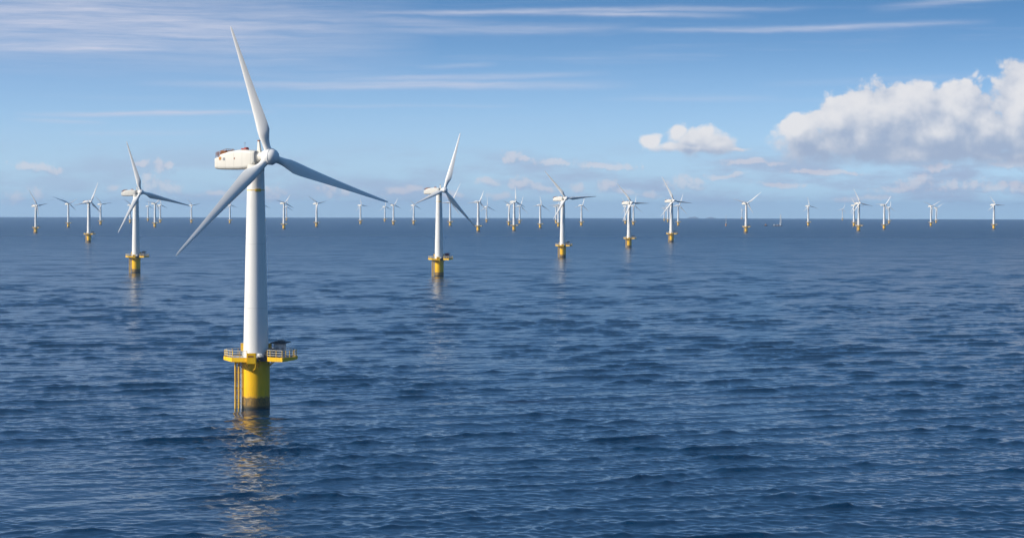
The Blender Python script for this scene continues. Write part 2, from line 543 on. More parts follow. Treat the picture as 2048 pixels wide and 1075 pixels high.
# ------------------------------------------------------------------ sea
def build_sea():
    rng = np.random.default_rng(11)
    th_f = np.radians(19.0)
    nf = 900
    fine = np.linspace(-th_f, th_f, nf)
    side = th_f + (np.pi - th_f) * (np.linspace(0, 1, 60)[1:]) ** 1.6
    th = np.concatenate([-side[::-1][1:], fine, side[:-1], [np.pi]])
    nt = len(th)
    rows = [2.0]
    r = 2.0
    while r < 34000:
        if r < 330:
            dr = 12.0
        elif r < 360:
            dr = 3.0
        else:
            dr = max(0.55, 0.55 * (r / 480.0) ** 1.55)
        r += dr
        rows.append(r)
    rr = np.array(rows)
    nr = len(rr)
    drr = np.gradient(rr)
    dth = np.gradient(th)
    X = (rr[:, None] * np.sin(th)[None, :]).astype(np.float32)
    Y = (rr[:, None] * np.cos(th)[None, :]).astype(np.float32)
    Z0 = -(rr ** 2) / (2 * RE)
    Z = np.zeros_like(X)
    DX = np.zeros_like(X)
    DY = np.zeros_like(X)
    # the detailed block only: rows beyond 340 m, fine columns plus a few of the coarse ones
    j0 = int(np.searchsorted(th, -th_f * 1.15))
    j1 = int(np.searchsorted(th, th_f * 1.15))
    i0 = int(np.searchsorted(rr, 335))
    i1 = int(np.searchsorted(rr, 9000))
    xs, ys = X[i0:i1, j0:j1], Y[i0:i1, j0:j1]
    zs = np.zeros_like(xs)
    zbig = np.zeros_like(xs)
    varb = np.zeros(i1 - i0, np.float32)
    dxs = np.zeros_like(xs)
    dys = np.zeros_like(xs)
    # wave groups: slow modulation of the chop
    mod = np.zeros_like(xs)
    for k in range(10):
        lam = rng.uniform(60, 260)
        an = rng.uniform(0, 2 * np.pi)
        mod += np.sin((xs * np.cos(an) + ys * np.sin(an)) * (2 * np.pi / lam) + rng.uniform(0, 6.28)).astype(np.float32)
    mod = 1.0 + 0.10 * mod
    NW = 110
    for k in range(NW):
        lam = WAVE_MIN * (WAVE_MAX / WAVE_MIN) ** ((k + rng.uniform(0, 1)) / NW)
        spread = 54 if lam < 6 else (31 if lam < 14 else 22)
        an = np.radians(114 + rng.normal(0, spread))
        kk = 2 * np.pi / lam
        slope = WAVE_SLOPE * (1.0 if lam < WAVE_PEAK else (WAVE_PEAK / lam) ** 1.2) / np.sqrt(NW / 2.0)
        amp = slope / kk
        # fade a wave where the grid can no longer carry it
        cr = np.abs(np.cos(an - np.pi / 2))
        need = np.clip((lam / np.maximum(drr[i0:i1] * (0.35 + 0.65 * cr), 1e-3) - 2.2) / 2.0, 0, 1).astype(np.float32)
        phs = (xs * np.cos(an) + ys * np.sin(an)) * kk + rng.uniform(0, 6.28)
        s_, c_ = np.sin(phs), np.cos(phs)
        A = (amp * need)[:, None] * mod
        if lam > 5.0:
            zbig += (A * s_).astype(np.float32)
            varb += 0.5 * (amp * need) ** 2
        else:
            zs += (0.95 * A * s_).astype(np.float32)
        dxs += (A * c_ * (0.85 * np.cos(an))).astype(np.float32)
        dys += (A * c_ * (0.85 * np.sin(an))).astype(np.float32)
    # peaked crests over broad flat troughs
    sg = np.sqrt(varb)[:, None] + 1e-4
    hn = np.clip(zbig / sg, -3, 2.6)
    zs += (sg * PEAK_H * (np.exp(PEAK_K * hn) - 1.0)).astype(np.float32)
    wr = np.clip((rr[i0:i1] - 335) / 40, 0, 1)[:, None]
    wt = np.clip((th_f * 1.12 - np.abs(th[j0:j1])) / (th_f * 0.10), 0, 1)[None, :]
    wgt = (wr * wt).astype(np.float32)
    Z[i0:i1, j0:j1] = zs * wgt
    DX[i0:i1, j0:j1] = dxs * wgt
    DY[i0:i1, j0:j1] = dys * wgt
    co = np.empty((nr * nt + 1, 3), np.float32)
    co[:-1, 0] = (X + DX).ravel()
    co[:-1, 1] = (Y + DY).ravel()
    co[:-1, 2] = (Z + Z0[:, None]).ravel()
    co[-1] = (0, 0, 0)
    ii, jj = np.meshgrid(np.arange(nr - 1), np.arange(nt), indexing='ij')
    jn = (jj + 1) % nt
    quads = np.stack([ii * nt + jj, (ii + 1) * nt + jj, (ii + 1) * nt + jn, ii * nt + jn], -1).reshape(-1, 4)
    quads = quads[:, ::-1]
    tri = np.stack([np.full(nt, nr * nt), np.arange(nt), (np.arange(nt) + 1) % nt], -1)[:, ::-1]
    me = bpy.data.meshes.new('sea')
    me.vertices.add(len(co))
    me.vertices.foreach_set('co', co.ravel())
    nl = quads.size + tri.size
    me.loops.add(nl)
    me.loops.foreach_set('vertex_index', np.concatenate([quads.ravel(), tri.ravel()]).astype(np.int32))
    npoly = len(quads) + len(tri)
    me.polygons.add(npoly)
    starts = np.concatenate([np.arange(len(quads)) * 4, quads.size + np.arange(len(tri)) * 3]).astype(np.int32)
    me.polygons.foreach_set('loop_start', starts)
    me.update(calc_edges=True)
    me.validate()
    me.polygons.foreach_set('use_smooth', np.ones(len(me.polygons), bool))
    me.materials.append(M['water'])
    if me.polygons[0].normal.z < 0 and me.polygons[len(me.polygons) // 2].normal.z < 0:
        me.flip_normals()
    o = bpy.data.objects.new('sea', me)
    COL.objects.link(o)
    tag(o, 'dark blue sea with short choppy waves reaching the horizon', kind='structure')
    print('sea verts', len(co), 'rows', nr, 'cols', nt)
    return o


PEAK_H, PEAK_K = 0.84, 0.66
WAVE_MIN, WAVE_MAX, WAVE_PEAK, WAVE_SLOPE = 1.9, 44.0, 15.0, 0.148
build_sea()


# ------------------------------------------------------------------ turbine part meshes (metres; z = 0 at the water)
ME = {}


def make_meshes():
    # ---- foundation
    bm = bmesh.new()
    lathe(bm, [(4.38, 4.0), (4.38, 15.2), (4.75, 15.3), (4.75, 15.75), (4.2, 15.8)], 64)
    for zz in (7.7, 11.4):
        lathe(bm, [(4.40, zz), (4.40, zz + 0.10)], 64, cap=False)
    ME['foundation'] = mesh_from(bm, 'foundation', 'yellow', angle=30)
    bm = bmesh.new()
    lathe(bm, [(4.36, -8), (4.42, -0.2), (4.46, 1.0), (4.42, 2.6), (4.40, 4.15), (4.2, 4.2)], 64)
    ME['growth'] = mesh_from(bm, 'marine_growth', 'growth')
    # ---- boat landing on the left: fender tubes with a ladder between them
    bm = bmesh.new()
    for x, rr_ in ((-6.3, 0.30), (-5.2, 0.30)):
        tube(bm, (x, -2.2, -4), (x, -2.2, 15.6), rr_, 10)
        for zz in (1.6, 6.5, 11.5, 14.6):
            tube(bm, (x, -2.2, zz), (-3.6, -2.0, zz), 0.16, 8)
    for k in range(24):
        zz = 0.4 + k * 0.64
        tube(bm, (-6.3, -2.2, zz), (-5.2, -2.2, zz), 0.13, 6)
    ME['boat_landing'] = mesh_from(bm, 'boat_landing', 'rail_yellow')
    bm = bmesh.new()
    tube(bm, (-4.35, -2.6, -4), (-4.35, -2.6, 15.6), 0.18, 10)
    ME['cable_tube'] = mesh_from(bm, 'cable_tube', 'rail')
    # ---- tower
    bm = bmesh.new()
    prof = []
    for k in range(13):
        f = k / 12
        prof.append((4.02 - 1.38 * f ** 1.05, 16.3 + (77.0 - 16.3) * f))
    prof = [(4.25, 15.8), (4.25, 16.25)] + prof
    vs = lathe(bm, prof, 72)
    for zz, rr_ in ((36.5, 3.575), (57.0, 3.10)):
        lathe(bm, [(rr_ - .02, zz - .12), (rr_ + 0.035, zz - .1), (rr_ + 0.03, zz + .1), (rr_ - .02, zz + .12)], 72, cap=False)
    ME['tower'] = mesh_from(bm, 'tower', 'white', angle=50)
    bm = bmesh.new()
    lathe(bm, [(2.80, 69.25), (2.86, 69.28), (2.86, 69.52), (2.80, 69.55)], 72, cap=False)
    for k in range(7):                       # the thicker bar on the side that faces the camera
        a = math.radians(-90 + 2 + k * 5.2)
        a2 = math.radians(-90 + 2 + (k + 1) * 5.2)
        q_ = [(2.82 * math.cos(a), 2.82 * math.sin(a)), (2.82 * math.cos(a2), 2.82 * math.sin(a2)),
              (3.05 * math.cos(a2), 3.05 * math.sin(a2)), (3.05 * math.cos(a), 3.05 * math.sin(a))]
        prism(bm, q_, 68.95, 69.85)
    ME['tower_band'] = mesh_from(bm, 'tower_band', 'rail_yellow', angle=30)
    # ---- platform
    outer = [(-9.9, 2.4), (-9.9, -2.2), (-6.5, -8.4), (-1.9, -9.2), (1.3, -9.2), (1.4, -5.6), (4.2, -4.9), (5.2, -6.0),
             (9.3, -8.2), (12.4, -3.4), (13.0, 1.8), (10.8, 5.8), (6.0, 7.0), (-1.0, 7.6), (-6.5, 6.0)]
    bm = bmesh.new()
    prism(bm, outer, 15.85, 16.35, 1)
    n = len(outer)
    for i in range(n):                       # yellow fascia all round, deeper at the corners in front
        (xa, ya), (xb, yb) = outer[i], outer[(i + 1) % n]
        d = Vector((xb - xa, yb - ya, 0)).normalized()
        nn = Vector((d.y, -d.x, 0))
        if nn.dot(Vector(((xa + xb) / 2, (ya + yb) / 2, 0))) < 0:
            nn = -nn
        za, zb = (15.25 if ya < -4 else 15.55), (15.25 if yb < -4 else 15.55)
        pts = []
        for (x_, y_, zl, zh) in ((xa, ya, za, 16.6), (xb, yb, zb, 16.6)):
            for o_ in (0.004, 0.16):
                pts.append([(x_ + nn.x * o_, y_ + nn.y * o_, zl), (x_ + nn.x * o_, y_ + nn.y * o_, zh)])
        a_in, a_out, b_in, b_out = pts
        rings(bm, [[a_in[0], a_out[0], a_out[1], a_in[1]], [b_in[0], b_out[0], b_out[1], b_in[1]]], True, 2 if i in (4, 5) else 0)
    for ang in (150, 195, 240, 285, 330, 20, 70, 110):      # brackets underneath
        a = math.radians(ang)
        tube(bm, (4.3 * math.cos(a), 4.3 * math.sin(a), 13.2), (7.2 * math.cos(a), 6.6 * math.sin(a), 15.7), 0.16, 8, 0)
    ME['platform'] = mesh_from(bm, 'platform', ['yellow_plate', 'deck', 'cover'], angle=30)
    # the boxed landing in front, with its lower support strut
    bm = bmesh.new()
    box(bm, -1.75, 1.15, -10.6, -9.37, 14.75, 18.1, 0, 0.08)
    tube(bm, (1.05, -10.5, 14.7), (0.9, -9.9, 13.3), 0.14, 8, 0)
    tube(bm, (0.9, -9.9, 13.3), (-0.6, -4.6, 12.0), 0.14, 8, 0)
    box(bm, -1.4, 0.3, -10.68, -10.602, 16.9, 17.35, 1)
    ME['landing_gate'] = mesh_from(bm, 'landing_gate', ['yellow_plate', 'rust'], angle=30)

    def rail_mesh(idx, name, close=False):
        bm = bmesh.new()
        pts = []
        for i in idx:
            pts.append(Vector((outer[i][0] * 0.985, outer[i][1] * 0.985, 0)))
        for a_, b_ in zip(pts[:-1], pts[1:]):
            L = (b_ - a_).length
            k = max(1, round(L / 2.2))
            for j in range(k + 1):
                p_ = a_.lerp(b_, j / k)
                tube(bm, (p_.x, p_.y, 16.4), (p_.x, p_.y, 18.75), 0.11, 6, 1)
            for zz in (17.2, 17.95, 18.75):
                tube(bm, (a_.x, a_.y, zz), (b_.x, b_.y, zz), 0.085, 6, 0)
        return mesh_from(bm, name, ['rail', 'rail_yellow'])
    ME['railing_a'] = rail_mesh([14, 0, 1, 2, 3], 'railing')
    ME['railing_b'] = rail_mesh([6, 7, 8, 9, 10, 11, 12], 'railing')
    ME['railing_c'] = rail_mesh([12, 13, 14], 'railing')
    # ---- deck equipment
    bm = bmesh.new()
    box(bm, 5.7, 9.3, 0.6, 3.4, 16.36, 20.5, 0, 0.1)
    box(bm, 6.2, 7.2, 0.52, 0.598, 16.8, 19.4, 1)
    tube(bm, (5.6, -0.2, 16.36), (5.6, -0.2, 20.6), 0.1, 8, 0)
    tube(bm, (9.6, -0.2, 16.36), (9.6, -0.2, 20.6), 0.1, 8, 0)
    box(bm, 8.0, 8.9, 0.55, 0.598, 18.2, 19.3, 1)
    ME['cabin'] = mesh_from(bm, 'equipment_cabin', ['cabin', 'grey'], angle=30)
    bm = bmesh.new()
    secs = []
    for x_, dz, hw, th_ in ((4.5, 0.05, 1.2, .25), (5.2, -0.05, 2.3, .55), (6.4, 0.0, 2.9, .95), (8.0, 0.0, 3.0, 1.0), (9.6, 0.1, 2.5, .65), (11.0, 0.35, 1.4, .25)):
        zz = 20.6 + dz
        secs.append([(x_, 2 - hw, zz), (x_, 2 + hw, zz), (x_, 2 + hw * .8, zz + th_ * .75), (x_, 2, zz + th_), (x_, 2 - hw * .8, zz + th_ * .75)])
    rings(bm, secs)
    ME['canopy'] = mesh_from(bm, 'cabin_canopy', 'canopy', angle=30)
    bm = bmesh.new()
    box(bm, 6.8, 9.0, 0.8, 3.0, 21.35, 22.0, 0, 0.2)
    ME['roof_box'] = mesh_from(bm, 'roof_unit', 'cabin', angle=30)
    bm = bmesh.new()
    rings(bm, [[(2.6, -4.6, 16.4), (5.9, -4.4, 16.4), (5.7, -3.8, 19.0), (4.6, -3.9, 19.3), (3.4, -4.3, 18.0)],
               [(3.7, -1.6, 16.4), (6.3, -1.0, 16.4), (6.1, -1.0, 19.0), (5.0, -1.0, 19.3), (4.1, -1.4, 18.0)]])
    ME['cover'] = mesh_from(bm, 'winch_cover', 'cover', angle=25)
    bm = bmesh.new()
    ret = bmesh.ops.create_icosphere(bm, subdivisions=3, radius=1.0)
    for v in ret['verts']:
        v.co = Vector((2.0 + v.co.x * 1.05, -4.9 + v.co.y * .55, 16.95 + v.co.z * 0.7 - v.co.x * 0.35 + 0.1 * math.sin(v.co.x * 7 + v.co.y * 4)))
    ME['bundle'] = mesh_from(bm, 'stowed_bundle', 'rail')
    bm = bmesh.new()
    tube(bm, (0, 0, 0), (0, 0, 2.2), 0.16, 8, 1)
    box(bm, -0.55, 0.55, -0.4, 0.4, 1.5, 4.2, 0, 0.1)
    ME['hoist'] = mesh_from(bm, 'davit_hoist', ['rail_yellow', 'rail'], angle=30)
    # ---- nacelle: rear at +Y, nose at -Y, z = 0 at hub height
    bm = bmesh.new()

    def sec(a, zl, zh, hw, rb, rt_):
        s = []
        zm0, zm1 = zl + rb, zh - rt_
        for cx, cz, rad, a0 in ((hw - rb, zm0, rb, -90), (hw - rt_, zm1, rt_, 0), (-hw + rt_, zm1, rt_, 90), (-hw + rb, zm0, rb, 180)):
            for k in range(6):
                an = math.radians(a0 + 90 * k / 5)
                s.append((cx + rad * math.cos(an), -a, cz + rad * math.sin(an)))
        return s
    S = [(-15.2, -3.3, -0.6, 1.9, .7, .3), (-15.0, -3.75, -0.35, 2.15, .9, .35), (-13.2, -3.95, 0.1, 2.3, 1.0, .4), (-12.6, -3.98, 0.9, 2.32, 1.0, .5),
         (-9.5, -4.05, 1.75, 2.4, 1.1, .8), (-5.5, -4.0, 2.25, 2.4, 1.1, .9), (-2.0, -3.75, 2.2, 2.4, 1.1, .9), (0.0, -3.1, 1.95, 2.3, 1.1, .9),
         (0.95, -2.0, 1.75, 2.1, 1.0, .9), (1.25, -1.6, 1.5, 1.8, 1.0, .9)]
    rings(bm, [sec(*s) for s in S])
    # yaw collar under the shell
    vs = lathe(bm, [(2.62, -5.1), (2.75, -4.3), (2.75, -2.5)], 48)
    ME['nacelle'] = mesh_from(bm, 'nacelle', 'nacelle', angle=35)
    bm = bmesh.new()
    lathe(bm, [(1.75, 1.0), (1.75, 1.5), (1.5, 1.7), (1.5, 2.9), (1.85, 3.0), (1.85, 3.7), (1.6, 3.8)], 40, axis='y')
    ME['bearing'] = mesh_from(bm, 'main_bearing', 'nacelle', angle=30)
    bm = bmesh.new()                         # hoist basket on the rear roof
    cs = [(-2.0, 14.6), (2.0, 14.6), (2.0, 10.4), (-2.0, 10.4)]
    for i in range(4):
        a_, b_ = cs[i], cs[(i + 1) % 4]
        za, zb = (0.2 if a_[1] > 12 else 1.3), (0.2 if b_[1] > 12 else 1.3)
        for j in range(5):
            f = j / 4
            x_, y_, zz = a_[0] + (b_[0] - a_[0]) * f, a_[1] + (b_[1] - a_[1]) * f, za + (zb - za) * f
            tube(bm, (x_, y_, zz - 0.8), (x_, y_, zz + 1.25), 0.08, 6)
        for hh in (0.35, 0.8, 1.25):
            tube(bm, (a_[0], a_[1], za + hh), (b_[0], b_[1], zb + hh), 0.07, 6)
    ME['hoist_basket'] = mesh_from(bm, 'hoist_basket', 'rust')
    bm = bmesh.new()
    box(bm, -1.6, -0.2, 11.2, 13.2, 0.55, 2.05, 0, 0.1)
    box(bm, 0.2, 1.2, 12.4, 13.6, 0.3, 1.5, 1, 0.1)
    ME['roof_gear'] = mesh_from(bm, 'roof_gear', ['rust', 'orange'], angle=30)
    bm = bmesh.new()
    box(bm, -1.3, 0.4, 2.9, 5.0, 2.2, 2.75, 0, 0.12)
    box(bm, -1.0, 0.2, 3.0, 4.0, 2.72, 3.05, 0, 0.08)
    ME['beacon'] = mesh_from(bm, 'red_hatch', 'red', angle=30)
    bm = bmesh.new()
    tube(bm, (-0.5, 4.0, 3.2), (-0.5, 4.0, 4.6), 0.06, 6)
    tube(bm, (-0.9, 4.0, 4.5), (-0.1, 4.0, 4.5), 0.06, 6)
    ME['antenna'] = mesh_from(bm, 'wind_gauge', 'grey')
    bm = bmesh.new()
    secs = [[(-.5, .45 - 1.3, 1.6), (.5, .45 - 1.3, 1.6), (.5, -1.05 - 1.0, 1.4), (-.5, -1.05 - 1.0, 1.4)],
            [(-.28, -.9, 4.9), (.28, -.9, 4.9), (.28, -1.5, 4.9), (-.28, -1.5, 4.9)]]
    rings(bm, secs, True, 0)
    box(bm, -.32, .32, -1.54, -.86, 4.91, 5.3, 1)
    ME['mast'] = mesh_from(bm, 'cooler_mast', ['nacelle', 'rust'], angle=30)
    for key_, (y0, y1, z0, z1, mk) in (('vent_a', (12.2, 13.1, -0.9, 0.1, 'orange')), ('vent_b', (10.6, 11.5, -1.1, -0.2, 'grey')), ('vent_c', (6.55, 7.0, -0.8, -0.2, 'rust'))):
        bm = bmesh.new()
        box(bm, -2.44, -2.15, y0, y1, z0, z1, 0, 0.04)
        ME[key_] = mesh_from(bm, 'side_vent', mk, angle=30)
    bm = bmesh.new()
    S2 = [(0.9, -2.15, 1.82, 2.16, 1.0, .9), (1.0, -2.2, 1.86, 2.2, 1.0, .9), (1.3, -1.75, 1.6, 1.9, 1.0, .9), (1.34, -1.5, 1.4, 1.7, 1.0, .9)]
    rings(bm, [sec(*q_) for q_ in S2])
    ME['gap_shade_ring'] = mesh_from(bm, 'gap_shade_ring', 'grey', angle=30)  # grey ring: shade of the gap behind the bearing put into the colour
    # ---- hub (front at -Y)
    bm = bmesh.new()
    lathe(bm, [(1.6, -2.1), (2.0, -2.0), (2.35, -1.4), (2.58, -0.4), (2.62, 0.35), (2.45, 1.25), (2.15, 1.95), (1.7, 2.5), (1.1, 2.9), (0.5, 3.08), (0.08, 3.12)], 48, axis='y')
    lathe(bm, [(2.60, 0.55), (2.66, 0.6), (2.66, 0.85), (2.54, 0.9)], 48, axis='y', cap=False)
    ME['hub'] = mesh_from(bm, 'hub', 'blade', angle=35)
    # ---- blade: root at z = 2.6, tip at z = 45
    bm = bmesh.new()
    secs = []
    N = 40
    stations = [(0.05, 1.0), (0.09, 1.0), (0.12, .96), (0.16, .85), (0.20, .68), (0.25, .55), (0.32, .46), (0.42, .40), (0.55, .36), (0.7, .33), (0.82, .30), (0.92, .28), (0.975, .26), (1.0, .26)]
    for f, rel in stations:
        zz = f * 45.0
        if f <= 0.09:
            ch = 2.45
        elif f <= 0.22:
            g = (f - 0.09) / 0.13
            ch = 2.45 + (4.7 - 2.45) * (g * g * (3 - 2 * g))
        else:
            g = (f - 0.22) / 0.78
            ch = 4.7 * (1 - g) ** 1.0 + 0.75 * g - 0.35 * math.sin(math.pi * g)
            if f > 0.96:
                ch *= max(0.25, 1 - ((f - 0.96) / 0.045) ** 2 * 0.8)
        tw = math.radians(BLADE_PITCH + (12 * (1 - f) ** 2 - 3))
        circ = 1.0 if f <= 0.09 else max(0.0, 1 - (f - 0.09) / 0.11)
        le = -1.25 if f > 0.05 else -1.225
        s = []
        for k in range(N):
            a = 2 * math.pi * k / N
            xc = 0.5 - 0.5 * math.cos(a)                     # 0 leading .. 1 trailing
            yt = 5 * (0.2969 * math.sqrt(xc) - 0.126 * xc - 0.3516 * xc ** 2 + 0.2843 * xc ** 3 - 0.1036 * xc ** 4)
            ya = yt * rel * (1 if a <= math.pi else -1)
            yc = 0.5 * math.sin(a)
            x_ = xc * ch
            y_ = (ya * (1 - circ) + yc * circ) * ch if f > 0.09 else yc * ch
            x_ += -(ch * (0.5 * circ + 0.33 * (1 - circ)))
            X_ = x_ * math.cos(tw) + y_ * math.sin(tw)
            Y_ = -x_ * math.sin(tw) + y_ * math.cos(tw)
            s.append((X_, Y_ - 0.9 * max(0, f - .3) ** 2, zz))
        secs.append(s)
    rings(bm, secs)
    ME['blade'] = mesh_from(bm, 'blade', 'blade', angle=60)


BLADE_PITCH = 0.0
make_meshes()


def part(name, key, parent, loc=(0, 0, 0), rotz=0.0, mats=None):
    o = bpy.data.objects.new(name, ME[key])
    COL.objects.link(o)
    o.parent = parent
    o.location = loc
    o.rotation_euler = (0, 0, rotz)
    return o


ROWS = {
    'main': (-77.54, 696.16, -0.03, 0.95, 58.36, 26.36, [(-17.6, 42.7), (109.5, 43.0), (-135.2, 44.1)]),
    'E': (-352.97, 2158.32, -0.32, 0.944, 71.29, 24.29, [(-16.0, 52.0), (104.7, 51.7), (-150.2, 46.9)]),
    'T': (-65.64, 2067.72, -0.29, 0.966, 63.82, 23.82, [(16.6, 55.4), (137.3, 46.4), (-114.0, 32.8)]),
    'c': (63.76, 2893.54, -0.57, 0.929, 53.74, 10.74, [(-39.1, 47.8), (86.0, 41.8), (-148.2, 33.3)]),
    'e': (187.35, 3679.55, -0.92, 0.894, 52.09, 9.09, [(-38.6, 44.4), (91.6, 30.4), (206.5, 37.4)]),
    'h': (298.82, 4311.83, -1.26, 0.969, 51.04, 8.04, [(-27.7, 52.0), (97.6, 36.2), (-139.6, 41.1)]),
    'C': (-757.92, 4120.26, -1.19, 0.901, 56.42, 22.42, [(20.4, 41.3), (136.4, 31), (258.4, 34)]),
    'A': (-1168.94, 5646.39, -2.25, 0.844, 57.7, 23.7, [(-28.1, 52.5), (77.9, 31), (172.7, 31)]),
    'B': (-1436.02, 7444.83, -3.88, 0.969, 50.92, 22.92, [(58.3, 31), (134.9, 31), (-68.0, 60)]),
    'D': (-1567.44, 8764.31, -5.36, 1.0, 56.14, 22.14, [(-38.1, 40.2), (81.9, 40.2), (201.9, 40.2)]),
    'F': (-1669.03, 10054.64, -7.02, 1.0, 55.42, 21.42, [(-50.0, 44.0), (70, 44.0), (190.0, 44.0)]),
    'G': (-1885.0, 11909.39, -9.82, 1.0, 54.99, 20.99, [(-1.5, 34), (118.5, 34), (-121.5, 31)]),
    'H': (-1164.03, 7498.27, -3.89, 0.994, 54.82, 20.82, [(37.6, 31), (157.6, 34), (277.6, 34)]),
    'I': (-1563.09, 10222.22, -7.23, 1.0, 54.69, 20.69, [(-11.1, 34.6), (113.9, 31), (231.4, 34)]),
    'J': (-1424.67, 10222.22, -7.2, 1.0, 53.93, 19.93, [(-41.6, 40.2), (78.4, 40.2), (198.4, 40.2)]),
    'K': (-1223.01, 9972.9, -6.82, 1.0, 52.99, 18.99, [(-9.8, 34), (110.2, 31), (230.2, 34)]),
    'L': (-1088.27, 10082.19, -6.95, 1.0, 52.16, 18.16, [(-1.2, 34), (118.8, 31), (238.8, 34)]),
    'M': (-693.64, 6995.22, -3.34, 0.998, 50.66, 17.66, [(31.4, 31), (120.9, 31), (-74.3, 33.4)]),
    'N': (-1261.9, 12867.13, -11.29, 1.0, 51.6, 17.6, [(6, 44.0), (126.0, 44.0), (246.0, 44.0)]),
    'O': (-672.99, 7918.7, -4.27, 1.02, 49.86, 16.86, [(-53.6, 42.4), (75.0, 31), (190.7, 34.4)]),
    'P': (-633.22, 9608.36, -6.26, 1.0, 49.77, 15.77, [(-12.1, 31), (100.0, 31), (223.9, 34)]),
    'Q': (-662.85, 11986.97, -9.74, 1.0, 49.17, 15.17, [(-3.0, 44.0), (117, 44.0), (237.0, 44.0)]),
    'R': (-474.33, 9200.0, -5.73, 1.0, 47.95, 14.95, [(27.9, 31), (115.9, 31), (-74.8, 31)]),
    'S': (-404.47, 9460.15, -6.06, 1.0, 48.45, 14.45, [(-43.6, 31), (120.3, 31), (218.4, 34)]),
    'U': (-227.24, 8451.76, -4.83, 1.102, 47.54, 13.54, [(25.5, 72), (145.5, 52), (265.5, 52)]),
    'V': (-92.12, 6262.65, -2.65, 1.026, 46.84, 12.84, [(20.2, 31), (143.5, 31), (261.9, 34)]),
    'W': (-127.12, 11464.17, -8.88, 1.0, 46.64, 12.64, [(-1.9, 48.8), (118.1, 48.8), (238.1, 48.8)]),
    'X': (-11.93, 8850.18, -5.29, 1.015, 40.08, 12.08, [(-59.3, 31), (60.7, 34), (180.7, 34)]),
    'Y': (5.69, 6502.41, -2.86, 1.041, 44.95, 11.95, [(-1.1, 40.0), (118.9, 31), (238.9, 34)]),
    'Z': (33.93, 10279.33, -7.14, 1.0, 45.81, 11.81, [(15.0, 47.2), (135.0, 47.2), (255.0, 47.2)]),
    'a': (91.63, 7485.36, -3.79, 0.96, 44.3, 11.3, [(-11.3, 31.4), (124.3, 34), (-100.2, 31)]),
    'b': (163.5, 8104.64, -4.44, 0.987, 44.84, 10.84, [(26, 44.0), (146.0, 44.0), (266.0, 44.0)]),
    'b2': (204.71, 10728.86, -7.78, 1.0, 44.91, 10.91, [(28.7, 34), (148.7, 34), (-91.3, 31)]),
    'd': (267.19, 8855.94, -5.3, 0.996, 44.27, 10.27, [(13.8, 35.2), (133.8, 35.2), (253.8, 35.2)]),
    'f': (491.67, 9316.46, -5.88, 1.0, 42.98, 8.98, [(9.9, 41.1), (129.9, 41.1), (249.9, 41.1)]),
    'g': (497.01, 10082.19, -6.88, 1.0, 43.18, 9.18, [(-29.0, 44.0), (91, 44.0), (211.0, 44.0)]),
    'i': (823.06, 12145.21, -10.01, 1.0, 42.12, 8.12, [(45, 44.0), (165.0, 44.0), (285.0, 44.0)]),
    'j': (650.58, 9007.3, -5.51, 1.004, 41.87, 7.87, [(17.8, 48.1), (137.8, 48.1), (257.8, 48.1)]),
    'k': (926.25, 13992.4, -13.29, 1.0, 42.21, 8.21, [(29.9, 34), (149.9, 34), (-90.1, 31)]),
    'l': (627.72, 6168.64, -2.6, 0.989, 39.19, 6.19, [(50.8, 47.7), (150.3, 31), (-74.8, 42.0)]),
    'l2': (1935.47, 19368.42, -25.6, 1.0, 40.29, 6.29, [(-34.0, 44.0), (86, 44.0), (206.0, 44.0)]),
    'm': (1162.9, 9031.32, -5.6, 1.001, 38.66, 4.66, [(-14.5, 34.8), (105.5, 34.8), (225.5, 34.8)]),
    'n': (1316.28, 8856.23, -5.42, 1.03, 37.55, 3.55, [(-27.5, 31), (92.5, 34), (212.5, 34)]),
    'o': (1013.28, 6722.48, -3.12, 1.027, 37.43, 3.43, [(-26.0, 45.8), (102.3, 37.7), (218.1, 41.8)]),
    'p': (1201.76, 7428.95, -3.83, 1.001, 36.81, 2.81, [(32.3, 34.0), (152.3, 34), (272.3, 34)]),
    'q': (1811.24, 11051.05, -8.47, 1.0, 36.69, 2.69, [(7.5, 31), (127.5, 34), (247.5, 34)]),
    'r': (1644.83, 9033.58, -5.7, 1.004, 35.68, 1.68, [(57.5, 40.0), (177.5, 40.0), (-62.5, 40.0)]),
    's': (2209.54, 11986.97, -10.04, 1.0, 35.56, 1.56, [(55, 44.0), (175.0, 44.0), (295.0, 44.0)]),
    't': (1591.23, 7596.98, -4.07, 1.02, 34.17, 0.17, [(-33.0, 32.2), (93.8, 31), (-129.7, 31)]),
    'g2': (2348.85, 16355.56, -18.45, 1.0, 37.83, 3.83, [(21, 44.0), (141.0, 44.0), (261.0, 44.0)]),
}
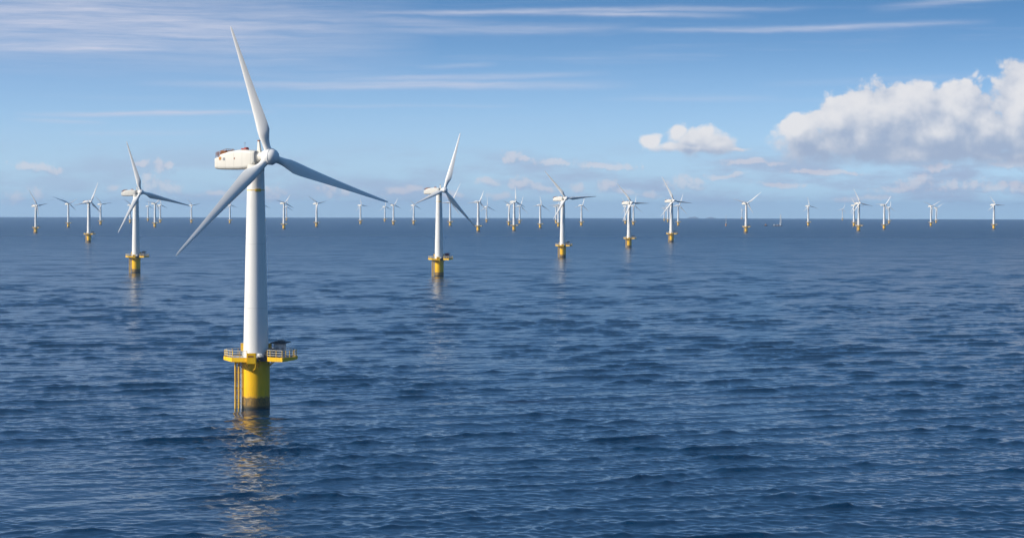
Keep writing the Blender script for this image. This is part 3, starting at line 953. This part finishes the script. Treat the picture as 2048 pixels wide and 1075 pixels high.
LABELS = {
    'main': 'huge foreground white turbine on a yellow base with boat ladder and railed platform',
    'E': 'large white turbine left of the foreground one, its right blade over small far turbines',
    'T': 'large white turbine in the middle with a dark red cabin on its yellow platform',
    'c': 'large turbine right of the middle, one blade level right, one up-left',
    'e': 'white turbine with a brown-tailed nacelle, two very thin towers close behind its tower',
    'h': 'white three-bladed turbine with bright nacelle, next right of the brown-tailed one',
    'C': 'medium turbine left of the large left one, one blade pointing up-right, nacelle to the left',
    'A': 'leftmost turbine of the farm, with a dark blade leaning up-left',
    'B': 'small turbine second from the left edge with one long blade stretched out to the left',
    'D': 'small far turbine with an up-left blade, just left of the large left turbine',
    'F': "far turbine mostly hidden behind the left side of the large left turbine's tower",
    'G': 'palest leftmost of the three small turbines right of the large left tower',
    'H': "biggest, middle one of the three small turbines under the large left turbine's blade",
    'I': "rightmost of the three small turbines under the large left turbine's blade",
    'J': "small turbine at the tip of the large left turbine's right blade",
    'K': "far turbine behind the foreground turbine's lower left blade",
    'L': 'far turbine half hidden behind the right edge of the foreground tower',
    'M': 'small turbine right of the foreground tower with one blade left and one up-right',
    'N': 'very pale turbine close right of the small V-bladed one beside the foreground tower',
    'O': "small turbine with long up-left blade, midway under the foreground turbine's right blade",
    'P': "small lone far turbine under the outer half of the foreground turbine's right blade",
    'Q': "very faint turbine under the tip of the foreground turbine's right blade",
    'R': "small turbine just right of the tip of the foreground turbine's right blade",
    'S': 'small far turbine below the left blade tip of the large middle turbine',
    'U': 'far turbine close behind the large middle one, its blade rising up-right past the hub',
    'V': 'small turbine at the lower right blade tip of the large middle turbine, nacelle pointing left',
    'W': "pale far turbine just right of the one at the middle turbine's lower blade tip",
    'X': 'left one of a tight trio of small turbines, with an up-left blade',
    'Y': 'biggest, centre one of a tight trio of small turbines, its blade straight up',
    'Z': 'right one of a tight trio of small turbines, with a thin blade leaning up-right',
    'a': 'small lone turbine left of the large one with the level blade, its blade straight up',
    'b': "small turbine with an orange base half hidden by the level-bladed turbine's tower",
    'b2': "far turbine in shade whose hub shows under the level-bladed turbine's nacelle",
    'd': 'small far turbine under the level blade, right of the large level-bladed turbine',
    'f': "thin far turbine close on the right of the brown-tailed turbine's tower",
    'g': "thin far turbine close on the left of the brown-tailed turbine's tower",
    'k': 'very faint farthest turbine at the lower left blade tip of the bright three-bladed turbine',
    'i': "faint turbine close on the left of the bright three-bladed turbine's tower",
    'j': "far turbine close on the right of the bright three-bladed turbine's tower, blade up-right",
    'l': 'small turbine with two raised blades in a wide V, left of the boats',
    'l2': 'almost invisible pale turbine just left of the turbine with the wide V of blades',
    'm': 'small lone turbine right of the crane barge, its blade straight up',
    'n': 'dimmer turbine standing just left of the brighter leaning-bladed turbine, right part of the sea',
    'g2': 'almost invisible pale turbine on the horizon between the crane barge and the right pair',
    'o': 'bright small turbine right of the crane barge, long blade leaning up-left',
    'p': 'small turbine with left-pointing nacelle and up-right blade, right part of the sea',
    'q': 'faint turbine right behind the one with the left-pointing nacelle and up-right blade',
    'r': 'small turbine with one blade stretched up-left, second from the right edge group',
    's': 'faint bladeless-looking turbine just right of the one with the blade stretched up-left',
    't': 'small lone turbine nearest the right edge of the sea, orange base',
}
HS = 80.0


def turbine(key, row):
    x, y, zb, s, yn, yr, blades = row
    root = bpy.data.objects.new('wind_turbine', None)
    COL.objects.link(root)
    root.location = (x, y, zb)
    root.scale = (s, s, s)
    root.empty_display_size = 5
    lab = LABELS[key]
    tag(root, lab, 'wind turbine', 'offshore wind turbines')
    yn, yr = math.radians(yn), math.radians(yr)
    near = key == 'main'
    mid = key in ('main', 'E', 'T', 'c', 'e', 'h', 'C', 'A', 'l', 'o')
    f = part('foundation', 'foundation', root)
    if mid:
        part('marine_growth', 'growth', f)
        part('boat_landing', 'boat_landing', f)
        part('cable_tube', 'cable_tube', f)
    else:
        part('marine_growth', 'growth', f)
    tw = part('tower', 'tower', root)
    p = part('platform', 'platform', root)
    if mid:
        part('tower_band', 'tower_band', tw)
        part('landing_gate', 'landing_gate', p)
        part('railing', 'railing_a', p)
        part('railing', 'railing_b', p)
        part('railing', 'railing_c', p)
        part('winch_cover', 'cover', p)
        part('stowed_bundle', 'bundle', p)
        part('davit_hoist', 'hoist', p, (-4.6, 2.6, 16.36))
        part('davit_hoist', 'hoist', p, (4.3, 1.6, 16.36))
        c = part('equipment_cabin', 'cabin', root)
        part('cabin_canopy', 'canopy', c)
        if near:
            part('roof_unit', 'roof_box', c)
        if key == 'T':
            for ob in (c, c.children[0]):
                ob.material_slots[0].link = 'OBJECT'
                ob.material_slots[0].material = M['red_cabin']
            c['label'] = 'dark red equipment cabin'
    n = part('nacelle', 'nacelle', root, (0, 0, HS), yn)
    part('main_bearing', 'bearing', n)
    if mid:
        part('hoist_basket', 'hoist_basket', n)
        part('roof_gear', 'roof_gear', n)
        part('red_hatch', 'beacon', n)
        if near:
            for key_ in ('vent_a', 'vent_b', 'vent_c'):
                part('side_vent', key_, n)
        part('gap_shade_ring', 'gap_shade_ring', n)
        part('wind_gauge', 'antenna', n)
        part('cooler_mast', 'mast', n)
    hub_p = Vector((math.sin(yn), -math.cos(yn), 0)) * 5.6 + Vector((0, 0, HS))
    part('hub', 'hub', root, hub_p, yn)
    side = Vector((math.cos(yr), math.sin(yr), 0))
    upv = Vector((0, 0, 1))
    ny = Vector((-math.sin(yr), math.cos(yr), 0))
    for th, L in blades:
        a = math.radians(th)
        Z = upv * math.cos(a) + side * math.sin(a)
        X = side * math.cos(a) - upv * math.sin(a)
        b = part('blade', 'blade', root)
        tw_ = (th + 180) % 360 - 180
        if 60 < tw_ < 170:
            pt = -20.0 if not near else 24.0
        elif to_sun.dot(-X) > 0:
            pt = 50.0 if near else 42.0
        else:
            pt = -16.0 if not near else -4.0
        pt = math.radians(pt)
        X, Yb = X * math.cos(pt) - ny * math.sin(pt), X * math.sin(pt) + ny * math.cos(pt)
        mm = Matrix.Identity(4)
        k = max(0.9, min(1.2, L / 45.0))
        for i in range(3):
            mm[i][0], mm[i][1], mm[i][2], mm[i][3] = X[i] * k, Yb[i] * k, Z[i] * L / 45.0, hub_p[i]
        b.matrix_basis = mm
    return root


for key, row in ROWS.items():
    turbine(key, row)


# ------------------------------------------------------------------ vessels and a mast far out
def thing(name, label, cat, loc, group=None):
    o = bpy.data.objects.new(name, None)
    COL.objects.link(o)
    o.location = loc
    tag(o, label, cat, group)
    return o


def child(name, bm, mats, parent, angle=30):
    o = bpy.data.objects.new(name, mesh_from(bm, name, mats, angle=angle))
    COL.objects.link(o)
    o.parent = parent
    return o


def hull(bm, L, W, H, mat=0):
    secs = []
    for f, w, z1 in ((-.5, .8, 1.0), (-.45, .95, 1.0), (.2, 1.0, 1.0), (.38, .7, 1.1), (.47, .3, 1.25), (.5, .05, 1.35)):
        hw = W / 2 * w
        secs.append([(f * L, -hw * .8, -1.2), (f * L, hw * .8, -1.2), (f * L, hw, H * z1), (f * L, -hw, H * z1)])
    rings(bm, secs, True, mat)


b0 = thing('work_boat', 'small orange work boat left of the crane barge near the horizon', 'boat', (992.1, 8997.3, -5.5))
b0.rotation_euler = (0, 0, math.radians(8))
bm = bmesh.new(); hull(bm, 15, 5, 3.0); child('hull', bm, 'hull', b0)
bm = bmesh.new(); box(bm, -3, 3, -1.9, 1.9, 3.0, 6.8, 0, .3); box(bm, -2.0, 1.5, -1.6, 1.6, 6.8, 8.6, 0, .3); child('wheelhouse', bm, 'orange', b0)
bm = bmesh.new(); tube(bm, (-1, 0, 8.5), (-1, 0, 12), .25); tube(bm, (-1, -1.2, 11), (-1, 1.2, 11), .2); child('mast', bm, 'grey', b0)

b1 = thing('crane_barge', 'dark crane barge with a tall pale lattice mast on its right end', 'barge', (1022, 8858, -5.37))
bm = bmesh.new(); box(bm, -19, 18, -6, 6, -1.5, 2.4, 0, .3); child('hull', bm, 'hull', b1)
bm = bmesh.new(); box(bm, -16, -10, -4, 4, 2.4, 7.5, 0, .3); box(bm, -14.5, -11, -3, 3, 7.5, 9, 0, .3); child('deckhouse', bm, 'cabin', b1)
bm = bmesh.new()
for k in range(3):
    box(bm, -8 + k * 5.2, -4.2 + k * 5.2, -3, 3, 2.4, 6.0 + (k % 2), k % 2, .15)
child('deck_cargo', bm, ['rust', 'rail'], b1)
bm = bmesh.new()
for sx in (-1, 1):
    for sy in (-1, 1):
        tube(bm, (12 + sx * 2.3, sy * 2.3, 12), (12 + sx * 1.1, sy * 1.1, 46), .45, 6)
for k in range(9):
    z0, z1 = 12 + k * 3.8, 12 + (k + 1) * 3.8
    h0, h1 = 2.3 - 1.2 * (z0 - 12) / 34, 2.3 - 1.2 * (z1 - 12) / 34
    for sy in (-1, 1):
        tube(bm, (12 - h0, sy * h0, z0), (12 + h1, sy * h1, z1), .3, 6)
        tube(bm, (12 + sy * h0, -h0, z0), (12 + sy * h1, h1, z1), .3, 6)
child('crane_mast', bm, 'rail', b1)
bm = bmesh.new(); lathe(bm, [(3.4, 2.4), (3.4, 9), (4.0, 9.2), (4.0, 12), (2.6, 12.4)], 20)
for v in bm.verts:
    v.co.x += 12
child('crane_pedestal', bm, 'cabin', b1)

b2 = thing('met_mast', 'thin pale mast on a small orange base left of the two-armed turbine', 'mast', (845.9, 9096.8, -5.64))
bm = bmesh.new(); lathe(bm, [(2.8, -4), (2.8, 7), (4.2, 7.4), (4.2, 8.6), (1.5, 8.8)], 20); child('foundation', bm, 'orange', b2)
bm = bmesh.new()
for k in range(3):
    a = 2.094 * k
    tube(bm, (1.5 * math.cos(a), 1.5 * math.sin(a), 8.6), (.4 * math.cos(a), .4 * math.sin(a), 42), .25, 6)
for k in range(8):
    z0, z1 = 8.6 + k * 4, 12.6 + k * 4
    r_0, r_1 = 1.5 - 1.1 * k / 8, 1.5 - 1.1 * (k + 1) / 8
    for j in range(3):
        a, a2 = 2.094 * j, 2.094 * (j + 1)
        tube(bm, (r_0 * math.cos(a), r_0 * math.sin(a), z0), (r_1 * math.cos(a2), r_1 * math.sin(a2), z1), .16, 5)
child('lattice', bm, 'rail', b2)

# ------------------------------------------------------------------ faint land at the horizon
for (px, wd, hh) in ((1386, 20, 5.0), (1421, 17, 4.5)):
    D = 31000.0
    bm = bmesh.new()
    bmesh.ops.create_grid(bm, x_segments=40, y_segments=24, size=1.0)
    rnd = random.Random(px)
    for v in bm.verts:
        e = max(0.0, 1 - v.co.x ** 2) * max(0.0, 1 - v.co.y ** 2)
        k = 0.8 + 0.2 * math.sin(v.co.x * 5 + px) * math.cos(v.co.x * 11)
        v.co = Vector((v.co.x * wd * D / 4600 / 2 * 1.15, v.co.y * 260, -6 + (hh * D / 4600) * k * e ** 0.6))
    o = bpy.data.objects.new('hills', mesh_from(bm, 'hills', 'land'))
    COL.objects.link(o)
    xx = (px - 1024) / 4600 * D
    o.location = (xx, D, -(xx * xx + D * D) / 2 / RE)
    tag(o, 'low faint island at the horizon', kind='structure')

# ------------------------------------------------------------------ haze
bm = bmesh.new()
box(bm, -35500, 35500, -35500, 35500, -178, 160)
me = bpy.data.meshes.new('haze')
bm.to_mesh(me)
bm.free()
hz = bpy.data.objects.new('haze', me)
COL.objects.link(hz)
tag(hz, 'thin pale sea haze', kind='stuff')
mt = bpy.data.materials.new('haze')
mt.use_nodes = True
mt.node_tree.nodes.clear()
t = NT(mt.node_tree)
o_ = t.node('ShaderNodeOutputMaterial')
pv = t.node('ShaderNodeVolumePrincipled')
pv.inputs['Color'].default_value = HAZE_COLOR
pv.inputs['Density'].default_value = HAZE_DENSITY
pv.inputs['Anisotropy'].default_value = 0.2
t.l.new(pv.outputs[0], o_.inputs['Volume'])
me.materials.append(mt)
